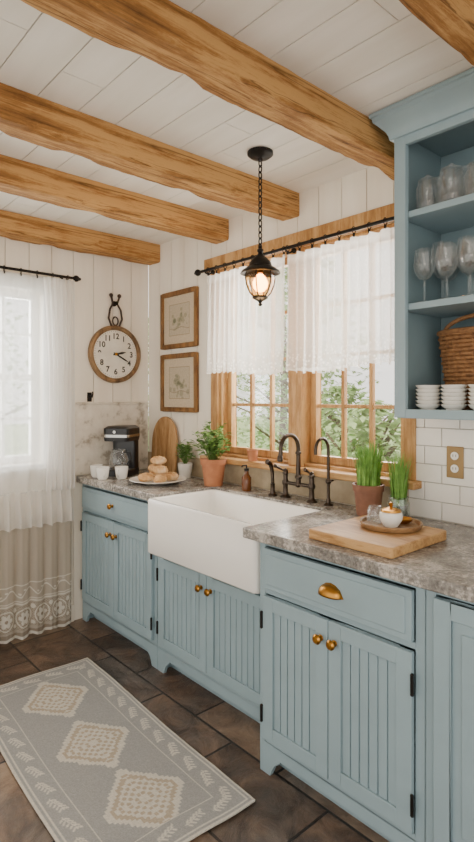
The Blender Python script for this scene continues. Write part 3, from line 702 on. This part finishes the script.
# ------------------------------------------------------------------ clock
cy,cz,cr=-.272,1.705,.187
ck=thing('wall_clock',(XW,cy,cz),'round wooden wall clock with cream dial hung by strap','clock')
mb=MB(); mb.lathe([(0,.002),(cr,.002),(cr+.006,.01),(cr+.004,.03),(cr-.008,.04),(cr-.022,.036),(cr-.026,.022),(0,.022)],(XW,cy,cz),48,'x'); part(ck,'clock_rim',mb,M_clockwood,world=True)
mb=MB(); mb.lathe([(0,.0225),(cr-.027,.0225),(cr-.027,.0245),(0,.0245)],(XW,cy,cz),48,'x'); part(ck,'dial',mb,M_dial,world=True)
def text_mesh(txt,size):
    cu_=bpy.data.curves.new('t','FONT'); cu_.body=txt; cu_.size=size; cu_.align_x='CENTER'; cu_.align_y='CENTER'; cu_.offset=.0014
    o=bpy.data.objects.new('t',cu_); COL.objects.link(o); dg=bpy.context.evaluated_depsgraph_get(); me=bpy.data.meshes.new_from_object(o.evaluated_get(dg))
    v=[tuple(p.co) for p in me.vertices]; f=[tuple(p.vertices) for p in me.polygons]; bpy.data.objects.remove(o); bpy.data.curves.remove(cu_); bpy.data.meshes.remove(me); return v,f
mb=MB()
for h in range(1,13):
    a=math.radians(90-30*h); v,f=text_mesh(str(h),.052); oy=cy+.118*math.cos(a); oz=cz+.118*math.sin(a)
    mb.add([(XW+.0252,oy+p[0],oz+p[1]) for p in v],f)
for k in range(60):
    a=2*math.pi*k/60; w=.0018 if k%5 else .0032; r0,r1=.148,.155
    ca,sa=math.cos(a),math.sin(a)
    mb.add([(XW+.0252,cy+r*ca-s*w*sa,cz+r*sa+s*w*ca) for r,s in ((r0,-.5),(r1,-.5),(r1,.5),(r0,.5))],[(0,1,2,3)])
part(ck,'numerals',mb,M_ink,world=True)
for nm,ang_,ln,w in (('hour_hand',12,.08,.016),('minute_hand',-28,.118,.011)):
    a=math.radians(ang_); ca,sa=math.cos(a),math.sin(a); x=XW+(.028 if nm=='hour_hand' else .031)
    pts=[(-.02,-w*.3),(ln*.6,-w*.5),(ln,0),(ln*.6,w*.5),(-.02,w*.3)]
    mb=MB(); mb.prism([(cy+p*ca-q*sa,cz+p*sa+q*ca) for p,q in pts],x,x+.0015,'yz'); part(ck,nm,mb,M_ink,world=True)
mb=MB(); mb.lathe([(0,.0),(.010,0),(.010,.012),(.006,.015),(0,.015)],(XW+.0245,cy,cz),14,'x'); part(ck,'hand_pin',mb,M_brass,world=True)
mb=MB()
for s in (-1,1):
    mb.tube([(XW+.02,cy+s*.028,cz+cr-.002),(XW+.02,cy+s*.05,cz+cr+.05),(XW+.02,cy+s*.04,cz+cr+.11),(XW+.016,cy+s*.016,cz+cr+.15),(XW+.018,cy+s*.03,cz+cr+.195)],.007,8)
    mb.blob((XW+.018,cy+s*.031,cz+cr+.205),.014,10,8)
mb.tube([(XW+.02,cy+.02*math.cos(2*math.pi*k/20),cz+cr+.034+.028*math.sin(2*math.pi*k/20)) for k in range(20)],.005,8,closed=True)
part(ck,'hanging_strap',mb,M_leather,world=True)
mb=MB(); mb.lathe([(0,0),(.018,0),(.018,.008),(.007,.012),(.007,.03),(.013,.036),(0,.04)],(XW,cy,cz+cr+.152),14,'x'); part(ck,'wall_peg',mb,M_black,world=True)
hk=thing('wall_hook',(XW,-.45,1.39),'small black iron hook above marble backsplash','hook')
mb=MB(); mb.box(XW+.0005,XW+.006,-.465,-.435,1.39,1.45); mb.tube([(XW+.006,-.45,1.43),(XW+.04,-.45,1.42),(XW+.05,-.45,1.44),(XW+.048,-.45,1.455)],.005,8); part(hk,'hook',mb,M_black,bev=.001,world=True)

# ------------------------------------------------------------------ framed prints
def print_cols(kind):
    rnd=random.Random(kind); blobs=[(rnd.gauss(.5,.13),rnd.gauss(.45,.12),rnd.uniform(.02,.06)) for _ in range(26)]
    def col(u,v):
        if not(.17<u<.83 and .17<v<.83): return (.60,.50,.36)
        if not(.18<u<.82 and .18<v<.82): return (.30,.23,.14)
        c=[.52,.44,.32]
        for (a,b,r) in blobs:
            if (u-a)**2+(v-b)**2<r*r: c=[c[0]*.70,c[1]*.74,c[2]*.70]
        if abs(v-.32-.02*math.sin(u*14))<.006: c=[.25,.2,.14]
        return tuple(c)
    return col
def framed(x0,x1,z0,z1,lab,kind):
    fr=thing('framed_print',((x0+x1)/2,0,z0),lab,'picture','framed prints')
    mb=MB(); t=.028
    for (a,b,c_,d) in ((x0,x0+t,z0,z1),(x1-t,x1,z0,z1),(x0+t,x1-t,z0,z0+t),(x0+t,x1-t,z1-t,z1)): mb.box(a,b,-.024,-.001,c_,d)
    part(fr,'picture_frame',mb,M_framewood,bev=.004,world=True)
    n=90; mb=MB(); mb.grid(n,n,lambda u,v:(x0+t+(x1-x0-2*t)*u,-.010,z0+t+(z1-z0-2*t)*v))
    p=part(fr,'print',mb,M_print,world=True,recalc=False)
    cf=print_cols(kind); at=p.data.color_attributes.new('Col','FLOAT_COLOR','POINT')
    for j in range(n+1):
        for i in range(n+1): at.data[j*(n+1)+i].color=cf(i/n,j/n)+(1,)
framed(.10,.50,1.74,2.11,'brown wood framed sepia print above another frame',11)
framed(.10,.50,1.325,1.70,'brown wood framed faded botanical print beneath another frame',23)

# ------------------------------------------------------------------ pendant lantern
px,py=1.535,-.474
pl=thing('pendant_lantern',(px,py,1.80),'black metal pendant lantern with glowing amber glass over sink','pendant lamp')
mb=MB(); mb.lathe([(0,CZ-.001),(.055,CZ-.001),(.055,CZ-.012),(.04,CZ-.024),(.012,CZ-.03),(.008,CZ-.04),(0,CZ-.04)],(px,py,0),24); part(pl,'ceiling_canopy',mb,M_black,world=True)
mb=MB(); z=CZ-.036; k=0
while z>2.065:
    pts=[]
    for i in range(14):
        a=2*math.pi*i/14; w=.008*math.cos(a); h=.016*math.sin(a)
        pts.append((px+(w if k%2 else 0),py+(0 if k%2 else w),z-.012+h))
    mb.tube(pts,.0028,6,closed=True); z-=.0255; k+=1
part(pl,'chain',mb,M_black,world=True)
mb=MB(); mb.lathe([(0,2.06),(.006,2.06),(.008,2.05),(.014,2.045),(.014,2.038),(.009,2.032),(.016,2.02),(.034,2.005),(.046,1.99),(.050,1.975),(.080,1.955),(.086,1.944),(.080,1.943),(.045,1.965),(0,1.97)],(px,py,0),28); part(pl,'lantern_cap',mb,M_black,world=True)
mb=MB(); mb.lathe([(.058,1.943),(.062,1.925),(.057,1.895),(.043,1.862),(.028,1.845)],(px,py,0),24,cap=False)
part(pl,'lantern_glass',mb,M_amber,world=True)
mb=MB()
for k in range(6):
    a=2*math.pi*k/6; mb.tube([(px+r*math.cos(a),py+r*math.sin(a),z) for r,z in ((.060,1.95),(.065,1.925),(.060,1.895),(.046,1.862),(.030,1.845))],.0028,6)
mb.lathe([(0,1.847),(.032,1.847),(.034,1.840),(.022,1.832),(.010,1.826),(.006,1.818),(.010,1.813),(.006,1.807),(0,1.805)],(px,py,0),20)
part(pl,'lantern_cage',mb,M_black,world=True)
mb=MB(); mb.lathe([(0,1.965),(.011,1.965),(.012,1.945),(0,1.944)],(px,py,0),12); part(pl,'lamp_socket',mb,M_brass,world=True)
mb=MB(); mb.lathe([(0,1.943),(.012,1.94),(.024,1.925),(.033,1.905),(.030,1.885),(.016,1.868),(0,1.864)],(px,py,0),18); part(pl,'bulb',mb,M_bulb,world=True)
L=bpy.data.lights.new('lantern_light','POINT'); L.energy=5; L.color=(1,.62,.3); L.shadow_soft_size=.03
lo=bpy.data.objects.new('lantern_light',L); COL.objects.link(lo); lo.parent=pl; lo.location=(0,0,.03)

# ------------------------------------------------------------------ counter things
def pot(parent,r0,r1,h,mat,c=(0,0,0),rim=True):
    mb=MB(); p=[(0,.0),(r0,.0),(r1*.96,h*.78)]
    p+= [(r1*1.05,h*.79),(r1*1.08,h),(r1*.95,h),(r1*.9,h*.86),(0,h*.86)] if rim else [(r1,h),(r1*.92,h),(r1*.9,h*.86),(0,h*.86)]
    mb.lathe(p,c,28); part(parent,'pot',mb,mat)
    mb=MB(); mb.lathe([(0,h*.87),(r1*.88,h*.87),(r1*.5,h*.9),(0,h*.91)],c,20); part(parent,'soil',mb,M_soil)
def bushy(parent,h0,height,spread,n,ll,lw,seed,mat=M_leaf):
    random.seed(seed); mb=MB()
    for i in range(n):
        a=R(0,6.28); r=R(.1,1)**.6*spread; hh=height*R(.45,1)*(1-.35*(r/spread)**2)
        tip=Vector((r*math.cos(a),r*math.sin(a)*.72,h0+hh)); base=Vector((tip.x*.15,tip.y*.15,h0))
        mid=(base+tip)/2+Vector((0,0,.15*hh)); mb.tube([base,mid,tip],[.0016,.0013,.0008],5)
        for k in range(9):
            t=R(.3,1); p=base.lerp(mid,t*2) if t<.5 else mid.lerp(tip,t*2-1); b=R(0,6.28)
            mb.leaf(p,(math.cos(b),math.sin(b)*.8,R(.0,.9)),ll*R(.7,1.2),lw*R(.8,1.2),.25)
    part(parent,'foliage',mb,mat,recalc=False,ang=180)
def grassy(parent,h0,h,r,n,seed,om=.45):
    random.seed(seed); mb=MB()
    for i in range(n):
        a=R(0,6.28); q=R(0,1)**.5*r; x,y=q*math.cos(a),q*math.sin(a); out=R(.05,om); b=a+R(-.8,.8); hh=h*R(.6,1)
        w=.0024; px_,py_=-math.sin(b)*w,math.cos(b)*w; vs=[]
        for k in range(5):
            t=k/4; ox=out*hh*t**2*.6*math.cos(b); oy=out*hh*t**2*.6*math.sin(b); ww=(1-t**2*.95)
            vs+=[(x+ox+px_*ww,y+oy+py_*ww,h0+hh*t*(1-.12*t*out)),(x+ox-px_*ww,y+oy-py_*ww,h0+hh*t*(1-.12*t*out))]
        mb.add(vs,[(2*k,2*k+1,2*k+3,2*k+2) for k in range(4)])
    part(parent,'foliage',mb,M_grass,recalc=False,ang=180)
T=.9205
p=thing('potted_herb',(.80,-.13,T),'green leafy herb in terracotta pot beside window','potted plant'); pot(p,.052,.070,.150,M_terra); bushy(p,.13,.25,.155,48,.045,.024,5)
p=thing('potted_herb',(.455,-.075,T),'small green herb in white pot beside cutting board','potted plant'); pot(p,.036,.048,.09,M_china,rim=False); bushy(p,.085,.17,.07,26,.033,.02,8)
p=thing('potted_grass',(1.84,-.13,T),'bright green grass in brown clay pot','potted plant'); pot(p,.050,.062,.13,M_brownpot); grassy(p,.11,.225,.05,330,3,.42)
p=thing('potted_grass',(1.978,-.12,T),'green grass in small glass jar','potted plant')
mb=MB(); mb.lathe([(0,.001),(.040,.001),(.044,.008),(.044,.07),(.038,.085),(.040,.095),(.036,.095),(.034,.085),(.040,.068),(.040,.01),(0,.008)],(0,0,0),24); part(p,'jar',mb,clearglass('green_jar',(.85,.92,.84,1),.2,.4,body=.12))
mb=MB(); mb.lathe([(0,.010),(.037,.012),(.037,.060),(0,.062)],(0,0,0),20); part(p,'soil',mb,M_soil)
grassy(p,.06,.225,.030,240,4,.38)
bd=thing('arched_cutting_board',(.165,-.042,T),'arched wooden cutting board leaning against wall','cutting board')
mb=MB(); w=.14; P=[(-w,0),(w,0),(w,.20)]+[(w*math.cos(math.pi*k/20),.20+.17*math.sin(math.pi*k/20)) for k in range(1,20)]+[(-w,.20)]
mb.prism(P,-.009,.009,'xz'); o=part(bd,'board',mb,M_board2,bev=.003); o.rotation_euler=(math.radians(-3),0,0)
plx,ply=.53,-.325
mb=MB(); mb.lathe([(0,.002),(.07,.002),(.08,.0),(.09,.003),(.13,.014),(.165,.024),(.163,.027),(.125,.018),(.09,.008),(0,.008)],(0,0,0),40)
single('plate',mb,M_china,'large white dinner plate holding bread rolls','plate',loc=(plx,ply,T))
random.seed(12)
pos=[(-.075,.03,.014,0),(.03,.068,.014,1),(.075,-.035,.014,2),(-.028,-.06,.014,1.2),(.035,-.005,.058,.4),(-.055,.02,.058,.6),(-.01,.01,.108,.5)]
for i,(x,y,z,a) in enumerate(pos):
    mb=MB(); mb.blob((0,0,0),.040,18,12,.05,(1.25,.85,.62))
    for k in range(-2,3):
        mb.tube([(k*.015+.004,-.022,.0215-abs(k)*.002),(k*.015,0,.0250-abs(k)*.003),(k*.015-.004,.022,.0215-abs(k)*.002)],.003,6)
    single('bread_roll',mb,M_bread,'golden baked bread roll on white plate','bread','bread rolls on the plate',loc=(plx+x,ply+y,T+z+.022),rz=a,ang=60)
cm=thing('coffee_maker',(.075,-.30,T),'black and steel drip coffee maker beside marble backsplash','coffee maker',rz=math.radians(35))
mb=MB(); loops(mb,[(rrect(-.085,.085,-.11,.10,.03),.0),(rrect(-.085,.085,-.11,.10,.03),.035),(rrect(-.08,.08,-.105,.095,.028),.04)]); 
loops(mb,[(rrect(-.08,.08,.02,.095,.02),.04),(rrect(-.08,.08,.02,.095,.02),.22)]); loops(mb,[(rrect(-.085,.085,-.10,.10,.03),.22),(rrect(-.088,.088,-.103,.103,.03),.24),(rrect(-.088,.088,-.103,.103,.03),.30),(rrect(-.07,.07,-.085,.085,.03),.315)])
part(cm,'machine_body',mb,M_blackpl)
mb=MB(); loops(mb,[(rrect(-.089,.089,-.104,.104,.03),.245),(rrect(-.089,.089,-.104,.104,.03),.262)]); part(cm,'steel_band',mb,M_steel)
mb=MB(); mb.lathe([(0,.041),(.05,.041),(.06,.06),(.062,.10),(.045,.145),(.04,.16),(.043,.165),(.037,.165),(.036,.158),(.04,.144),(.057,.10),(.055,.062),(0,.046)],(0,-.045,0),24); part(cm,'carafe',mb,M_ware)
mb=MB(); mb.tube([(.043,-.055,.15),(.085,-.07,.15),(.095,-.072,.11),(.062,-.06,.075)],.006,8); part(cm,'carafe_handle',mb,M_blackpl)
mb=MB(); mb.lathe([(.0,.0),(.010,.0),(.010,.008),(0,.009)],(0,-.104,.28),12,'-y'); part(cm,'control_dial',mb,M_steel)
def mug(loc,rz,lab):
    g=thing('mug',loc,lab,'cup','white mugs by the coffee maker',rz=rz)
    mb=MB(); mb.lathe([(0,0),(.026,0),(.034,.015),(.039,.05),(.041,.075),(.038,.075),(.036,.05),(.031,.016),(0,.006)],(0,0,0),24); part(g,'mug_body',mb,M_china)
    mb=MB(); mb.tube([(.037+.022*math.sin(math.pi*k/10),0,.060-.042*k/10) for k in range(11)],.004,8); part(g,'mug_handle',mb,M_china)
    return g
g=mug((.07,-.475,T),2.9,'white ceramic mug in front of coffee maker'); dup(g,(.245,-.40,T),-1.0); dup(g,(.185,-.495,T),-.3)
mb=MB(); mb.lathe([(0,0),(.024,0),(.030,.05),(.032,.06),(.027,.06),(.025,.045),(0,.04)],(0,0,0),20); single('small_pot',mb,M_terra,'small empty terracotta pot on window sill','pot',loc=(1.03,-.042,1.0705))
bt=thing('soap_bottle',(1.06,-.115,T),'amber glass soap bottle near sink','bottle')
mb=MB(); mb.lathe([(0,0),(.024,0),(.026,.01),(.026,.07),(.012,.09),(.011,.105),(0,.106)],(0,0,0),20); part(bt,'bottle_body',mb,plain('amber_glass','6A3C18',rough=.1,var=.1))
mb=MB(); mb.lathe([(0,.107),(.013,.107),(.013,.118),(.004,.12),(.004,.135),(0,.136)],(0,0,0),14); mb.tube([(0,0,.135),(0,-.03,.135),(0,-.034,.128)],.004,8); part(bt,'pump',mb,M_black)
mb=MB(); loops(mb,[(rrect(-.17,.17,-.175,.175,.012),.0),(rrect(-.17,.17,-.175,.175,.012),.034)])
single('cutting_board',mb,M_board,'thick rectangular wooden cutting board on worktop','cutting board',bev=.004,loc=(2.095,-.445,T))
tx,ty,tz=2.105,-.375,T+.0345
M_tray=wood('dark_tray_wood',['4A3424','7A5A3C','9C7A54'],'x',3,.4)
mb=MB(); mb.lathe([(0,.0),(.098,.0),(.104,.003),(.110,.016),(.108,.020),(.103,.018),(.098,.007),(0,.006)],(0,0,0),48); single('serving_tray',mb,M_tray,'round dark wooden serving tray with raised rim','tray',loc=(tx,ty,tz))
tz+=.0065
tc=thing('sugar_bowl',(tx+.012,ty-.018,tz),'white ceramic lidded sugar bowl on round tray','bowl')
mb=MB(); mb.lathe([(0,0),(.024,0),(.027,.006),(.038,.022),(.041,.038),(.038,.050),(.034,.052),(0,.052)],(0,0,0),28); part(tc,'bowl_body',mb,M_china)
mb=MB(); mb.lathe([(0,.0525),(.036,.0525),(.034,.060),(.016,.066),(.004,.068),(.006,.074),(.008,.080),(.005,.085),(0,.086)],(0,0,0),24); part(tc,'lid',mb,M_brass,label='brass lid with round finial')
mb=MB(); mb.lathe([(0,0),(.024,0),(.027,.004),(.028,.045),(.022,.055),(.024,.06),(.021,.06),(.019,.054),(.025,.044),(.024,.006),(0,.004)],(0,0,0),22); single('glass_votive',mb,M_ware,'small clear glass votive on round tray','jar',loc=(tx-.060,ty-.01,tz))
mb=MB(); mb.lathe([(0,0),(.022,0),(.036,.010),(.040,.018),(.037,.019),(.022,.005),(0,.004)],(0,0,0),26,sy=.75); single('brass_dish',mb,M_brass,'small shallow brass dish on round tray','dish',loc=(tx+.01,ty+.056,tz),rz=.3)

# ------------------------------------------------------------------ rug
Lx,Ly=1.36,.60
NU,NV=420,190
mb=MB(); mb.grid(NU,NV,lambda u,v:(Lx*(u-.5)+.004*math.sin(v*9),Ly*(v-.5)+.004*math.sin(u*8),.0085+.0006*math.sin(u*40)*math.sin(v*21)))
rug=single('runner_rug',mb,M_rug,'grey woven runner rug with cream diamond pattern','rug',recalc=False,solid=.007,loc=(1.125,-1.052,0),rz=math.radians(-2))
random.seed(3)
G=(.37,.365,.35);C=(.66,.62,.54);Bq=(.48,.40,.30)
def rugcol(x,y):
    e=min(y,Ly-y); ex=min(x,Lx-x); m=min(e,ex)
    if m<.008: return C
    if .018<m<.024: return C
    if .105<m<.110: return C
    if .03<m<.098:
        if e<=ex: s=x; q=e
        else: s=y; q=ex
        P=.11; k=(s%P)-P/2; qq=q-.064
        if abs(qq-.010*math.sin(k*40))<.0022 and abs(k)<.04: return C
        for t in (-.03,-.015,0,.015,.03):
            for sgn in (-1,1):
                dx=k-t-.006; dy=(qq-.010*math.sin(t*40))*sgn-.010
                a=(dx+dy)*.7; b=(dx-dy)*.7
                if (a/.010)**2+(b/.0038)**2<1: return C
        return G
    if m>.11:
        for cx in (.29,.71,1.11):
            dx=abs(x-cx); dy=abs(y-Ly/2-.01); st=.0125
            dxs=math.floor(dx/st)*st; dys=math.floor(dy/st)*st
            d=dxs/.18+dys/.15
            if d<=1:
                if d>.82: return C
                if d>.70: return Bq
                f=math.sin(dx*190)*math.sin(dy*190)
                return C if f>-.15 else Bq
    return G
at=rug.data.color_attributes.new('Col','FLOAT_COLOR','POINT')
buf=[]
for j in range(NV+1):
    for i in range(NU+1):
        c=rugcol(Lx*i/NU,Ly*j/NV); q=R(.88,1.10); buf+= [c[0]*q,c[1]*q,c[2]*q,1]
at.data.foreach_set('color',buf)

# ------------------------------------------------------------------ outside
mb=MB(); mb.box(-30,14,.3,30,-.3,-.2); mb.box(-30,-.4,-14,.3,-.3,-.2); single('lawn_ground',mb,M_grasslawn,'sunlit green lawn outside the windows','lawn')
def tree(x,y,h,r,seed,lab,n=3600,name='garden_tree',cat='tree'):
    random.seed(seed); t=thing(name,(x,y,-.2),lab,cat,'trees outside the windows')
    mb=MB(); mb.tube([(0,0,0),(.05,.03,h*.3),(0,.08,h*.6),(.05,0,h*.85)],[.12,.09,.07,.03],10)
    for k in range(9):
        a=R(0,6.28); z=h*R(.15,.75); mb.tube([(0,.05,z),(r*.4*math.cos(a),r*.4*math.sin(a),z+.25),(r*.85*math.cos(a),r*.85*math.sin(a),z+.6)],[.04,.025,.01],6)
    part(t,'trunk',mb,M_bark)
    mb=MB()
    for i in range(n):
        a=R(0,6.28); zz=R(.05,1.05); q=r*R(.2,1)*math.sin(math.pi*min(1,.15+.8*zz))**.5
        p=(q*math.cos(a),q*math.sin(a),h*zz); b=R(0,6.28)
        mb.leaf(p,(math.cos(b),math.sin(b),R(-.6,.6)),R(.09,.17),R(.06,.1),.2)
    part(t,'tree_foliage',mb,M_tree,recalc=False,smooth=False)
tree(-3.4,5.2,4.2,1.5,1,'leafy green tree in bright garden outside kitchen window'); tree(.0,6.0,4.6,1.5,2,'pale green leafy tree beyond kitchen window')
tree(-6.6,8.2,5,1.9,3,'tall hazy green tree further out in garden'); tree(-6.5,.2,4.3,1.6,4,'leafy tree outside the curtained window'); tree(-6.0,4.2,3.2,1.1,5,'bushy green garden tree')
tree(-9.8,-3,5,1.8,6,'tall green tree beyond the curtained window')
tree(-1.4,3.9,1.7,.75,7,'low leafy green shrub outside kitchen window',1800); tree(-.2,2.9,1.5,.6,8,'low leafy green shrub near kitchen window',1500); tree(-3.3,2.7,1.6,.8,9,'rounded leafy green shrub in garden',1800)
# ------------------------------------------------------------------ lights
w=bpy.data.worlds.new('World'); bpy.context.scene.world=w; w.use_nodes=True; nt=w.node_tree
bg=nt.nodes['Background']; bg.inputs[0].default_value=(1,.955,.89,1); bg.inputs[1].default_value=2.15
S=bpy.data.lights.new('sun','SUN'); S.energy=6; S.angle=.3; S.color=(1,.95,.85); so=bpy.data.objects.new('sun',S); COL.objects.link(so); so.rotation_euler=Vector((.35,.55,-.75)).to_track_quat('-Z','Y').to_euler()
def area(loc,target,sx,sy,e,c):
    A=bpy.data.lights.new('window_and_fill_light','AREA'); A.shape='RECTANGLE'; A.size=sx; A.size_y=sy; A.energy=e; A.color=c
    o=bpy.data.objects.new('window_and_fill_light',A); COL.objects.link(o); o.location=loc; o.rotation_euler=(Vector(target)-Vector(loc)).to_track_quat('-Z','Y').to_euler()
area((1.32,.45,1.75),(1.6,-1.2,.6),1.3,1.1,64,(1,.96,.90))
area((XW-.4,-1.1,1.6),(1.5,-1.0,.5),.8,1.1,44,(1,.98,.95))
area((4.6,-3.6,2.2),(1.5,-.3,1.1),1.8,1.2,28,(1,.88,.74))  # added soft fill from behind the camera, not a window
# ------------------------------------------------------------------ camera
cam=bpy.data.cameras.new('camera'); co=bpy.data.objects.new('camera',cam); COL.objects.link(co)
cam.sensor_fit='VERTICAL'; cam.sensor_height=36; cam.sensor_width=36; cam.lens=546/842*36; cam.shift_y=-24/842
co.location=(3.2,-2.09,1.42)
fwd=Vector((-.7466,.6653,0)); co.rotation_euler=fwd.to_track_quat('-Z','Y').to_euler()
cam.clip_start=.05; bpy.context.scene.camera=co
